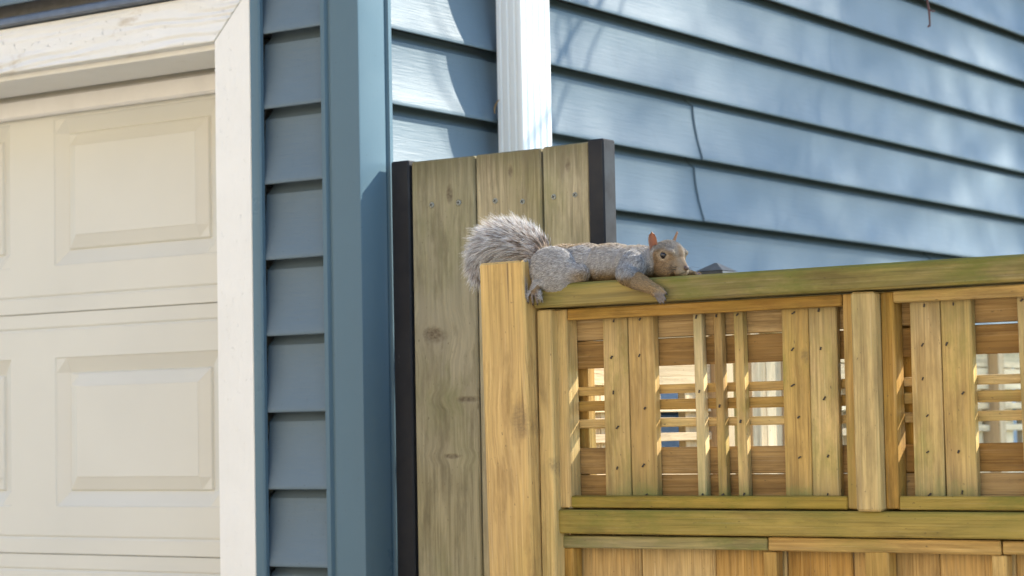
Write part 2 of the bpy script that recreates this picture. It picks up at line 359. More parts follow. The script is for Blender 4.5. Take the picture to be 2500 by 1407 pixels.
# garage door sections (pressed steel, raised panels)
door = empty('garage_door', (-4.95, 2.955, 0), parent=house)
def section_mesh(z0, zh):
    """heightfield sheet over X/Z: rails, V grooves and pressed panels; out = towards -Y"""
    px = .5395; x_r = -2.6578; pw = .4190; lo, hi = .0885, .3705
    def depth(u, w):  # u inside panel width, w inside section height
        d = 0.0
        for gz in (.0305, .4265): d = max(d, .0022 * max(0, 1 - abs(w - gz) / .0035))
        iu = min(u, pw - u); iw = min(w - lo, hi - w); e = min(iu, iw)
        if e > 0:
            if e < .0016: f = .0020 * (e / .0016)
            elif e < .0290: f = .0020 + .0122 * (e - .0016) / .0274
            elif e < .0320: f = .0142 - .0044 * (e - .029) / .003
            elif e < .0545: f = .0098 - .0080 * (e - .032) / .0225
            elif e < .0560: f = .0018 - .0012 * (e - .0545) / .0015
            else: f = .0006
            d = max(d, f)
        return d
    br = [.0, .0016, .029, .032, .0545, .056]
    us = []
    ncol = 9
    xs = [-2.500]
    for c in range(ncol):
        R_ = x_r - c * px; L_ = R_ - pw
        xs += [R_ - b for b in br] + [L_ + b for b in br[::-1]]
    xs.append(-7.46); xs = sorted(set(round(x, 5) for x in xs))
    ws = [0.0, .027, .0305, .034] + [lo + b for b in br] + [hi - b for b in br[::-1]] + [.423, .4265, .430, zh]
    vs = []; fs = []
    for w in ws:
        for x in xs:
            c = round((x_r - pw / 2 - x) / px); R_ = x_r - c * px; u = R_ - x
            if not (0 <= c < ncol): u = -1
            vs.append((x + 4.95, depth(u, w), w))
    nx = len(xs)
    for i in range(len(ws) - 1):
        for j in range(nx - 1):
            fs.append((i * nx + j, i * nx + j + 1, (i + 1) * nx + j + 1, (i + 1) * nx + j))
    # rolled edges top and bottom, back sheet
    b0 = len(vs)
    for x in xs: vs.append((x + 4.95, .006, -.0012))
    for x in xs: vs.append((x + 4.95, .006, zh + .0012))
    last = (len(ws) - 1) * nx
    for j in range(nx - 1):
        fs.append((b0 + j, b0 + j + 1, j + 1, j)); fs.append((last + j, last + j + 1, b0 + nx + j + 1, b0 + nx + j))
    q = len(vs); vs += [(xs[0] + 4.95, .04, 0), (xs[-1] + 4.95, .04, 0), (xs[-1] + 4.95, .04, zh), (xs[0] + 4.95, .04, zh)]; fs.append((q + 3, q + 2, q + 1, q))
    me = mesh('door_section', vs, fs); return me
SEC = .4575; ZJ = 1.3490
sm = section_mesh(0, SEC - .0024)
for i in range(-3, 2):
    zj = ZJ + SEC * i
    link('door_section', sm, M['door'], door, (-4.95, 2.9560, zj + .0012))
box('door_core', -7.46, -2.495, 2.985, 3.02, 0.0, 2.25, M['sheath'], door, 0)

# downspout: corrugated rectangular pipe on the side wall
def corr():
    x0, x1, y0, y1 = -2.182, -2.129, 3.160, 3.2545; pts = []
    def edge(a, b, nrm, n):
        for i in range(n):
            t = i / n
            for (tt, d) in ((.0, 0), (.18, .0), (.32, -.0032), (.5, -.0032), (.64, 0)):
                s = (i + tt) / n; s2 = .08 + s * .84
                pts.append((a[0] + (b[0] - a[0]) * s2 + nrm[0] * d, a[1] + (b[1] - a[1]) * s2 + nrm[1] * d))
    r = .004
    edge((x0, y0), (x1, y0), (0, -1), 3)
    pts.append((x1 - r, y0)); pts.append((x1 - r * .3, y0 + r * .3)); pts.append((x1, y0 + r))
    edge((x1, y0), (x1, y1), (1, 0), 4)
    pts.append((x1, y1 - r)); pts.append((x1 - r, y1))
    edge((x1, y1), (x0, y1), (0, 1), 3)
    pts.append((x0, y1)); pts.append((x0, y0))
    return pts
ds = extrude('downspout', corr(), 'Z', .12, 4.9, M['downspout'], house, (-2.155, 3.207, 1.0), smooth=True)
for z in (3.6, 1.1):
    box('downspout_strap', -2.1835, -2.1265, 3.157, 3.2575, z, z + .03, M['downspout'], house, .001)

# dried leaf caught beside the downspout
bm = bmesh.new(); vs = []
for i in range(7):
    t = i / 6 - .5; w = .0052 * math.cos(t * 2.9) + .0002
    for j in (-1, 0, 1): vs.append(bm.verts.new((.004 * (t * 2) ** 2 + .0018 * abs(j), t * .010 + j * w * .8, t * .026)))
for i in range(6):
    for j in range(2): bm.faces.new((vs[i * 3 + j], vs[i * 3 + j + 1], vs[i * 3 + j + 4], vs[i * 3 + j + 3]))
bmesh.ops.solidify(bm, geom=bm.faces[:], thickness=.0006)
me = bpy.data.meshes.new('dry_leaf'); bm.to_mesh(me); bm.free()
o = link('dry_leaf', me, M['leaf'], None, (-2.176, 3.1400, 2.1345), (0, .2, .3)); o['label'] = 'tiny dry tan leaf caught at the left edge of the white downspout'; o['category'] = 'leaf'

# ------------------------------------------------------------------ gate
GY = 2.84; GS = GY / 2.80
def gx(x): return x * GS
gate = empty('gate', (gx(-1.95), GY, 0), 'tall gate of three weathered grey green boards in a black metal frame', 'gate')
ztop = 1.57 + (2.0015 - 1.57) * GS
xl0, xl1, xr0, xr1 = gx(-2.1430), gx(-2.1072), gx(-1.7674), gx(-1.7390)
def tube_box(x0, x1, z0, z1, y0, y1): return box('frame_tube', x0, x1, y0, y1, z0, z1, M['black'], gate, .0022)
tube_box(xl0, xl1, .06, ztop + .001, GY - .004, GY + .018)
tube_box(xr0, xr1, .06, ztop + .003, GY - .004, GY + .031)
for z in (.10, 1.0, 1.925): tube_box(xl1 + .0005, xr0 - .0005, z, z + .028, GY + .0225, GY + .0505)
edges = [(-2.1050, -1.9812), (-1.9778, -1.8547), (-1.8519, -1.7678)]
SCR = {0: (-2.0651, -2.0121), 1: (-1.9419, -1.8903), 2: (-1.8326, -1.7938)}
SZ = {-2.0651: 1.9271, -2.0121: 1.9238 + .003, -1.9419: 1.9245, -1.8903: 1.9195, -1.8326: 1.9226, -1.7938: 1.9228}
# phillips screw head
def screw_mesh():
    bm = bmesh.new(); n = 20; R_ = .0047
    cen = bm.verts.new((0, -.0016, 0)); ring = [bm.verts.new((R_ * .80 * math.cos(2 * math.pi * i / n), -.0014, R_ * .80 * math.sin(2 * math.pi * i / n))) for i in range(n)]
    rim = [bm.verts.new((R_ * math.cos(2 * math.pi * i / n), .0006, R_ * math.sin(2 * math.pi * i / n))) for i in range(n)]
    for i in range(n):
        j = (i + 1) % n; bm.faces.new((cen, ring[i], ring[j])); bm.faces.new((ring[i], rim[i], rim[j], ring[j]))
    a, b = .0027, .0007
    cr = [(-b, -a), (b, -a), (b, -b), (a, -b), (a, b), (b, b), (b, a), (-b, a), (-b, b), (-a, b), (-a, -b), (-b, -b)]
    f = bm.faces.new([bm.verts.new((x, -.0019, z)) for x, z in cr]); f.material_index = 1
    # dark dished ring pressed into the wood
    q = [bm.verts.new((R_ * 1.22 * math.cos(2 * math.pi * i / n), .0003, R_ * 1.22 * math.sin(2 * math.pi * i / n))) for i in range(n)]
    for i in range(n):
        j = (i + 1) % n; f = bm.faces.new((rim[i], q[i], q[j], rim[j])); f.material_index = 1
    bmesh.ops.recalc_face_normals(bm, faces=bm.faces[:])
    me = bpy.data.meshes.new('screw'); bm.to_mesh(me); bm.free(); me.materials.append(M['screw']); me.materials.append(M['dark']); return me
scm = screw_mesh()
for i, (a, b) in enumerate(edges):
    zt = ztop - (.0025 if i == 0 else .0012 if i == 1 else 0)
    bd = box('board', gx(a), gx(b), GY, GY + .022, .03, zt, M['gate1'] if i == 0 else M['gate2'], gate, .0022, wob=.0008)
    for sx in SCR[i]:
        z = 1.57 + (SZ[sx] - 1.57) * GS
        link('screw', scm, None, bd, (gx(sx), GY - .0002, z), (0, random.uniform(0, 1.5), 0))

# ------------------------------------------------------------------ lattice fence
fence = empty('lattice_fence', (-1.3, 2.66, 0), 'golden wooden fence with lattice top panel and mossy cap rail under the squirrel', 'fence')
def fb(name, x0, x1, y0, y1, z0, z1, mat, rot=(0, 0, 0), bev=.0014, wob=.0008, parent=fence): return box(name, x0, x1, y0, y1, z0, z1, M[mat], parent, bev, rot, wob)
# the post leans a little; measured edges hold at lattice height
po = fb('post', -1.7940 - .039 + .0065, -1.7940 + .039 + .0065, 2.6085, 2.683, -.05, 1.8115, 'post', (.010, -.009, 0), .0032)
XEND = .6
fb('cap_rail', -1.7535, XEND, 2.618, 2.704, 1.7418, 1.7755, 'rail', bev=.0028, wob=.0006)
fb('stile', -1.7520, -1.7265, 2.625, 2.662, -.02, 1.7395, 'stile', bev=.002)
fb('rail', -1.7285, XEND, 2.634, 2.672, 1.4190, 1.4530, 'midrail', bev=.002)
STB, STT = 1.4720, 1.7235      # opening of a bay
def lattice_bay(x0, x1, battens, thin, right_inner=True):
    """inner frame, upright battens in front, boards and slats behind"""
    fb('inner_stile', x0, x0 + .0185, 2.640, 2.668, 1.4555, 1.7385, 'wood_v')
    fb('inner_stile', x1 - .0185, x1, 2.640, 2.668, 1.4555, 1.7385, 'wood_v')
    fb('inner_rail', x0 + .0190, x1 - .0190, 2.6395, 2.6535, STT, 1.7390, 'wood_h')
    fb('inner_rail', x0 + .0190, x1 - .0190, 2.6395, 2.6535, 1.4550, STB, 'midrail')
    out = []
    for (a, b) in battens: out.append(fb('batten', a, b, 2.6545, 2.6675, 1.4575, 1.7365, 'slat_v', (0, random.uniform(-.004, .004), 0), .0012))
    for (a, b) in thin: out.append(fb('slat', a, b, 2.6545, 2.6675, 1.4575, 1.7365, 'slat_v', (0, -.0085, 0), .0012))
    xa, xb = x0 + .0025, x1 - .0025
    y0, y1 = 2.6685, 2.681
    for (za, zb) in ((1.6940, 1.7350), (1.6538, 1.6922), (1.4480, 1.5010), (1.5028, 1.5400)):
        fb('back_board', xa, xb, y0, y1, za, zb, 'back_h', (0, random.uniform(-.0012, .0012), 0), .0012)
    for (za, zb) in ((1.6147, 1.6271), (1.5920, 1.6066), (1.5682, 1.5803)):
        fb('cross_slat', xa, xb, y0, y1, za, zb, 'wood_h', (0, random.uniform(-.0015, .0015), 0), .001)
    for (za, zb) in ((1.430, 1.737),):
        fb('back_stile', x0 - .004, x0 + .026, 2.6815, 2.700, za, zb, 'wood_v'); fb('back_stile', x1 - .026, x1 + .004, 2.6815, 2.700, za, zb, 'wood_v')
    return out
M['slat_k'] = wood('knotty_batten_wood', c1=(.475, .318, .105), c2=(.355, .228, .075), dark=DK, axis='Z', foot=1, moss=.7, ring=.42, endstain=.5, half=.127, vary=.1, knots=[(.014, .062, .007, .010)], knotk=.5)
b1 = lattice_bay(-1.7280, -1.2570, [(-1.6590, -1.6170), (-1.6158, -1.5740), (-1.3735, -1.3342), (-1.3332, -1.2925)], [(-1.5107, -1.4966), (-1.4785, -1.4654), (-1.4462, -1.4320)])
b1[2].data.materials[0] = M['slat_k']
fb('stile', -1.2563, -1.2218, 2.625, 2.662, 1.4535, 1.7395, 'stile', bev=.003)
fb('back_stile', -1.2520, -1.2260, 2.6815, 2.700, 1.430, 1.737, 'wood_v')
fb('stile', -1.2563, -1.2218, 2.6455, 2.668, -.02, 1.41, 'wood_v')
b2 = lattice_bay(-1.2210, -.7500, [(-1.1861, -1.1440), (-1.1430, -1.1012), (-.8660, -.8262), (-.8250, -.7850)], [(-1.0380, -1.0240), (-1.0060, -.992), (-.9740, -.960)])
fb('stile', -.7493, -.7148, 2.625, 2.662, -.02, 1.7395, 'stile')
b3 = lattice_bay(-.7140, -.2430, [(-.6450, -.6030), (-.6018, -.5600), (-.3590, -.3200), (-.3188, -.2790)], [(-.4960, -.4820), (-.4640, -.451), (-.4320, -.418)])
# staples
bm = bmesh.new()
for s in (-1, 1): bmesh.ops.create_cube(bm, size=1, matrix=Matrix.Translation((s * .0017, -.0002, 0)) @ Matrix.Diagonal((.0012, .002, .0012, 1)))
bmesh.ops.create_cube(bm, size=1, matrix=Matrix.Translation((0, -.0012, 0)) @ Matrix.Diagonal((.0052, .0012, .0013, 1)))
bmesh.ops.scale(bm, vec=(.95, 1.1, 1.15), verts=bm.verts[:])
stm = bpy.data.meshes.new('staple'); bm.to_mesh(stm); bm.free()
def staples(bl, zs_list):
    for bd, zs in zip(bl, zs_list):
        for (dx, z) in zs:
            link('staple', stm, M['staple'], bd, (world_of(bd).x + dx, 2.6543, z), (0, random.uniform(-1.5, -.45), 0)).scale = (random.uniform(.75, 1.2), 1, random.uniform(.8, 1.5))
ZS = [1.7195, 1.6720, 1.6195, 1.5705, 1.5125, 1.4735]
def zrow(n=6, sh=0): return [(random.uniform(-.006, .006), z + random.uniform(-.006, .006) + sh) for z in ZS[:n]]
st1 = [[(-.001, 1.7195), (-.006, 1.668), (-.0045, 1.618), (.001, 1.5685), (-.001, 1.511)],
       [(-.0005, 1.720), (-.003, 1.669), (.004, 1.5945), (-.001, 1.5145), (.003, 1.4735)],
       [(-.001, 1.718), (-.0035, 1.669), (-.0045, 1.6205), (.003, 1.5775), (.003, 1.5235)],
       [(-.004, 1.720), (-.0025, 1.6685), (.001, 1.602), (.004, 1.525), (.002, 1.4735)],
       [(0, 1.7195), (.001, 1.616), (.001, 1.4735)], [(0, 1.7195), (.0005, 1.595), (.001, 1.4735)], [(0, 1.7195), (-.0005, 1.5735), (.001, 1.4735)]]
staples(b1, st1)
st2 = [[(0, 1.719), (-.004, 1.668), (-.005, 1.624), (0, 1.576), (-.001, 1.529), (0, 1.474)], [(-.002, 1.719), (-.013, 1.668), (.007, 1.604), (-.002, 1.529), (.001, 1.477)]] + [zrow() for _ in range(2)] + [[(0, 1.7195), (.001, z), (.001, 1.4735)] for z in (1.627, 1.60, 1.573)]
staples(b2, st2)
# lower part: sub rails, uprights, vertical boards
fb('lower_rail', -1.7295, -1.3990, 2.6450, 2.670, 1.3985, 1.4155, 'rail'); fb('lower_rail', -1.3970, -1.0670, 2.6440, 2.670, 1.3985, 1.4165, 'wood_h'); fb('lower_rail', -1.0650, -.56, 2.6450, 2.670, 1.3985, 1.4160, 'wood_h')
for (a, b) in ((-1.7297, -1.7108), (-1.4058, -1.3874), (-1.0802, -1.0620), (-.75, -.732)): fb('upright', a, b, 2.6462, 2.668, .05, 1.3975, 'wood_v')
xs = [-1.7340, -1.6155, -1.4955, -1.4085, -1.3850, -1.2865, -1.1645, -1.0825, -1.0600, -.945, -.835, -.755]
for i in range(len(xs) - 1):
    fb('board', xs[i] + .0008, xs[i + 1] - .0008, 2.6735 + .001 * (i % 2), 2.6895, .02, 1.446, 'low_v', bev=.002)

# ------------------------------------------------------------------ return fence behind, facing the sun
ret = empty('return_fence', (-1.73, 3.8, 0), 'pale sunlit wooden lattice fence seen through the openings of the front fence', 'fence')
RX = -1.733
def rb(name, y0, y1, z0, z1, x0, x1, mat): 
    # built along local X then turned so that the grain runs along Y
    c = Vector(((x0 + x1) / 2, (y0 + y1) / 2, (z0 + z1) / 2)); L_, D_, Hh = (y1 - y0) / 2, (x1 - x0) / 2, (z1 - z0) / 2
    bm = bmesh.new(); bmesh.ops.create_cube(bm, size=2)
    for v in bm.verts: v.co = Vector((v.co.x * L_, v.co.y * D_, v.co.z * Hh))
    bmesh.ops.bevel(bm, geom=bm.edges[:], offset=.001, segments=1, affect='EDGES')
    me = bpy.data.meshes.new(name); bm.to_mesh(me); bm.free()
    return link(name, me, M[mat], ret, c, (0, 0, math.pi / 2))
def rbay(y0, y1, solid=False):
    rb('cap_rail', y0, y1, 1.722, 1.752, RX - .045, RX + .03, 'pale_y')
    rb('rail', y0, y1, 1.395, 1.430, RX - .028, RX + .010, 'pale_y')
    if solid:
        n = max(1, round((y1 - y0) / .075)); w = (y1 - y0) / n
        for i in range(n): rb('board', y0 + w * i + .001, y0 + w * (i + 1) - .001, .05, 1.7215, RX - .014, RX, 'pale_v')
        return
    for (za, zb) in ((1.676, 1.716), (1.6310, 1.6740), (1.436, 1.478), (1.480, 1.516)): rb('back_board', y0 + .002, y1 - .002, za, zb, RX - .012, RX, 'pale_y')
    for (za, zb) in ((1.5905, 1.6035), (1.5690, 1.5820), (1.5455, 1.5585)): rb('cross_slat', y0 + .002, y1 - .002, za, zb, RX - .012, RX, 'pale_y')
    y = y0 + .03
    for (dy, w) in ((.035, .04), (.077, .04), (.17, .014), (.205, .014), (.24, .014), (.33, .04), (.372, .04)):
        if y0 + dy + w < y1: rb('batten', y0 + dy, y0 + dy + w, 1.40, 1.72, RX - .026, RX - .0125, 'pale_v')
    n = max(1, round((y1 - y0) / .11)); w = (y1 - y0) / n
    for i in range(n): rb('board', y0 + w * i + .001, y0 + w * (i + 1) - .001, .05, 1.394, RX - .014, RX, 'pale_v')
def rstile(y0, y1, mat='pale_v', ztop=1.7215, x1=.02): rb('stile', y0, y1, .0, ztop, RX - .03, RX + x1, mat)
rbay(2.706, 3.100); rstile(3.102, 3.138); rb('post', 3.146, 3.192, -.05, 1.812, RX - .047, RX - .001, 'wood_v')
rbay(3.232, 3.345, True); rstile(3.2, 3.230, 'pale_v')
rbay(3.382, 3.80); rstile(3.348, 3.380); rbay(3.838, 4.26); rstile(3.803, 3.835); rbay(4.298, 4.72); rstile(4.263, 4.295); rbay(4.758, 5.2); rstile(4.723, 4.755)
bm = bmesh.new(); bmesh.ops.create_cone(bm, segments=4, radius1=.036, radius2=.003, depth=.014, cap_ends=True, matrix=Matrix.Translation((0, 0, .012)) @ Matrix.Rotation(math.pi / 4, 4, 'Z'))
bmesh.ops.create_cube(bm, size=1, matrix=Matrix.Diagonal((.052, .052, .008, 1)))
me = bpy.data.meshes.new('post_cap'); bm.to_mesh(me); bm.free(); link('post_cap', me, M['capgrey'], ret, (RX - .024, 3.169, 1.8165))

# ------------------------------------------------------------------ squirrel
sq = empty('squirrel', (-1.66, 2.66, 1.7755), 'grey squirrel lying stretched out on the fence cap rail with legs dangling', 'squirrel')
SQ0 = Vector((-1.66, 2.66, 1.7755))
HF = Vector((.94, -.34, 0)).normalized(); HL = Vector((-HF.y, HF.x, 0)); HU = Vector((0, 0, 1))
E0 = Vector((-1.5345, 2.6450, 1.8055)); HS = 1.06
def hp(a, b, c): return E0 + (HF * a + HL * b + HU * c) * HS
parts_bm = bmesh.new(); HROT = Matrix((HF, HL, HU)).transposed()
def ell(c, r, rot=None, sub=3):
    if rot is HROT: r = tuple(q * HS for q in r)
    m = Matrix.Translation(c) @ (rot.to_4x4() if rot is not None else Matrix.Identity(4)) @ Matrix.Diagonal((*r, 1))
    bmesh.ops.create_icosphere(parts_bm, subdivisions=sub, radius=1, matrix=m)
def caps(p, q, r0, r1, n=None):
    p, q = Vector(p), Vector(q); L_ = (q - p).length; n = n or max(2, int(L_ / (min(r0, r1) * .45)) + 1)
    for i in range(n + 1):
        t = i / n; r = r0 + (r1 - r0) * t; ell(p.lerp(q, t), (r, r, r), None, 2)
def chain(pts, rs):
    for i in range(len(pts) - 1): caps(pts[i], pts[i + 1], rs[i], rs[i + 1])
# trunk
ell((-1.722, 2.657, 1.8045), (.042, .033, .0305)); ell((-1.690, 2.657, 1.8035), (.050, .032, .0305)); ell((-1.645, 2.656, 1.8020), (.052, .030, .0290))
ell((-1.605, 2.654, 1.8010), (.035, .027, .0245)); ell((-1.590, 2.651, 1.8000), (.026, .026, .0235))
# haunches with folded knees
ell((-1.7215, 2.6265, 1.7950), (.0415, .0225, .0340), Matrix.Rotation(.25, 3, 'Y')); caps((-1.715, 2.628, 1.793), (-1.676, 2.6265, 1.7875), .024, .0135)
ell((-1.7180, 2.687, 1.7990), (.0390, .0190, .0290)); caps((-1.715, 2.69, 1.793), (-1.676, 2.695, 1.788), .022, .013)
# near hind foot, toes hanging over the rail edge
chain([(-1.728, 2.616, 1.779), (-1.740, 2.6115, 1.7765), (-1.7425, 2.6090, 1.7685)], [.0090, .0072, .0066])
for dx, tz, l in ((-.0084, 0, .9), (-.0028, -.003, 1.08), (.0029, -.0035, 1.1), (.0083, .001, .85)):
    b = Vector((-1.7425 + dx, 2.6085, 1.7655)); chain([b, b + Vector((dx * .22, -.0036, -.0070 * l)), b + Vector((dx * .38, -.0010, -.0138 * l)), b + Vector((dx * .4, .0006, -.0162 * l))], [.0025, .0023, .0021, .0013])
# near arm over the edge
chain([(-1.592, 2.636, 1.7985), (-1.5935, 2.6180, 1.7825), (-1.5725, 2.6075, 1.7715), (-1.5490, 2.6085, 1.7600), (-1.5400, 2.6095, 1.7545)], [.0200, .0165, .0130, .0088, .0090])
ell((-1.590, 2.626, 1.7925), (.020, .014, .019))
for i, (dx, dz, l) in enumerate(((.0125, .0075, .85), (.0100, .0000, 1.15), (.0036, -.0060, 1.2), (-.0045, -.0090, 1.0))):
    b = Vector((-1.5385 + dx * .5, 2.6095, 1.7525 + dz * .6)); d = Vector((.55, -.12, -.83)) if i else Vector((.75, -.1, -.65))
    chain([b, b + d * .0048 * l + Vector((0, -.0014, 0)), b + d * .0088 * l, b + d * .0105 * l], [.0027, .0024, .0021, .0013])
# far arm lying on top of the rail
chain([(-1.588, 2.678, 1.796), (-1.565, 2.690, 1.786), (-1.533, 2.690, 1.7815)], [.017, .011, .006])
for dy in (-.005, -.0015, .002, .005):
    b = Vector((-1.531, 2.690 + dy, 1.7815)); chain([b, b + Vector((.007, dy * .2, .0012)), b + Vector((.013, dy * .3, -.0025))], [.0028, .0024, .0014])
# neck and head
chain([(-1.592, 2.651, 1.802), hp(-.030, 0, -.006)], [.0235, .0200])
ell(hp(-.0085, 0, .0005), (.0258, .0195, .0210), HROT); ell(hp(-.022, 0, .0010), (.018, .0185, .0190), HROT)
for s in (-1, 1): ell(hp(-.006, s * .0055, -.0135), (.0215, .0135, .0150), HROT)
ell(hp(-.012, 0, -.017), (.020, .016, .0125), HROT)
HP2 = Matrix.Rotation(0, 3, 'X')
caps(hp(.003, 0, -.0055), hp(.0205, 0, -.0172), .0138, .0070); caps(hp(.006, 0, -.0165), hp(.0200, 0, -.0225), .0110, .0066)
for s in (-1, 1): ell(hp(.0165, s * .0042, -.0215), (.0078, .0056, .0060), HROT); caps(hp(.002, s * .0155, .0065), hp(.012, s * .0115, .0035), .0048, .0040)
# tail core
TP = [Vector(p) for p in ((-1.752, 2.658, 1.816), (-1.768, 2.660, 1.8265), (-1.789, 2.660, 1.8375), (-1.817, 2.660, 1.8465), (-1.846, 2.661, 1.8455), (-1.8660, 2.662, 1.8350), (-1.8770, 2.663, 1.8180), (-1.8770, 2.663, 1.8020))]
TR = [.0150, .0135, .0125, .0120, .0110, .0100, .0085, .0060]
chain(TP, TR)
tm = bpy.data.meshes.new('tmp'); parts_bm.to_mesh(tm); parts_bm.free()
to = bpy.data.objects.new('tmp', tm); COL.objects.link(to)
md = to.modifiers.new('r', 'REMESH'); md.mode = 'VOXEL'; md.voxel_size = .00105; md.use_smooth_shade = True
md2 = to.modifiers.new('s', 'SMOOTH'); md2.factor = .5; md2.iterations = 4
bpy.context.view_layer.update(); dg = bpy.context.evaluated_depsgraph_get()
bme = bpy.data.meshes.new_from_object(to.evaluated_get(dg)); bpy.data.objects.remove(to); bme.name = 'body'
nv = len(bme.vertices); co = np.empty(nv * 3, 'f'); bme.vertices.foreach_get('co', co); co = co.reshape(-1, 3)

# --- regions: flow direction, hair length, lift and colour for any surface point
A3 = lambda v: np.array(v, float)
BONES = [ # a, b, flow(from->to reversed if -1), length, lift, region
    ('trunk', (-1.60, 2.655, 1.80), (-1.72, 2.657, 1.803), .0050, .24), ('neck', (-1.565, 2.648, 1.802), (-1.60, 2.654, 1.80), .0046, .26),
    ('haunch', (-1.680, 2.628, 1.800), (-1.735, 2.628, 1.788), .0052, .26), ('farhaunch', (-1.68, 2.69, 1.80), (-1.735, 2.69, 1.79), .006, .3),
    ('upperarm', (-1.590, 2.632, 1.797), (-1.5935, 2.617, 1.782), .0050, .28), ('forearm', (-1.585, 2.612, 1.778), (-1.549, 2.6085, 1.760), .0042, .32),
    ('paw', (-1.543, 2.609, 1.756), (-1.530, 2.607, 1.745), .0012, .3), ('foot', (-1.737, 2.612, 1.776), (-1.743, 2.608, 1.755), .0016, .3),
    ('fararm', (-1.575, 2.686, 1.790), (-1.535, 2.690, 1.782), .004, .3), ('farpaw', (-1.531, 2.690, 1.782), (-1.515, 2.690, 1.781), .0008, .3)]
def segdist(P, a, b):
    a, b = A3(a), A3(b); ab = b - a; t = np.clip(((P - a) @ ab) / (ab @ ab), 0, 1); return np.linalg.norm(P - (a + t[:, None] * ab), axis=1), t
BR = {'trunk': .029, 'neck': .022, 'haunch': .030, 'farhaunch': .026, 'upperarm': .019, 'forearm': .0095, 'paw': .006, 'foot': .007, 'fararm': .012, 'farpaw': .005}
_hr = np.array([HF[:], HL[:], HU[:]]); _e0 = A3(E0)
def regions(P):
    n = len(P); D = []; names = []
    for nm, a, b, L_, lf in BONES:
        d, _ = segdist(P, a, b); D.append(d / BR[nm]); names.append(nm)
    H = (P - _e0) @ _hr.T / HS
    dh = np.minimum(np.linalg.norm((H - [-.010, 0, -.005]) / [.030, .024, .026], axis=1), np.linalg.norm((H - [.014, 0, -.016]) / [.018, .014, .014], axis=1)); D.append(dh * .98); names.append('head')
    dt = np.full(n, 9.); tt = np.zeros(n)
    for i in range(len(TP) - 1):
        d, t = segdist(P, TP[i], TP[i + 1]); d = d / (TR[i] + .001); m = d < dt; dt = np.where(m, d, dt); tt = np.where(m, i + t, tt)
    dt = np.where(P[:, 0] > -1.756, 9, dt)
    D.append(dt * .9); names.append('tail')
    return np.argmin(np.array(D), axis=0), names, H, tt
def lerp(a, b, t): return a + (b - a) * np.clip(t, 0, 1)[:, None]
def vnoise(P, s, seed=0): return np.array([mnoise.noise(Vector((p[0] * s + seed, p[1] * s, p[2] * s))) for p in P])
GREY, SILV, BRN, TAN, OCH, PALE, DRK = map(A3, ((.39, .365, .335), (.44, .42, .395), (.36, .27, .165), (.38, .265, .135), (.335, .232, .130), (.60, .47, .31), (.035, .028, .024)))
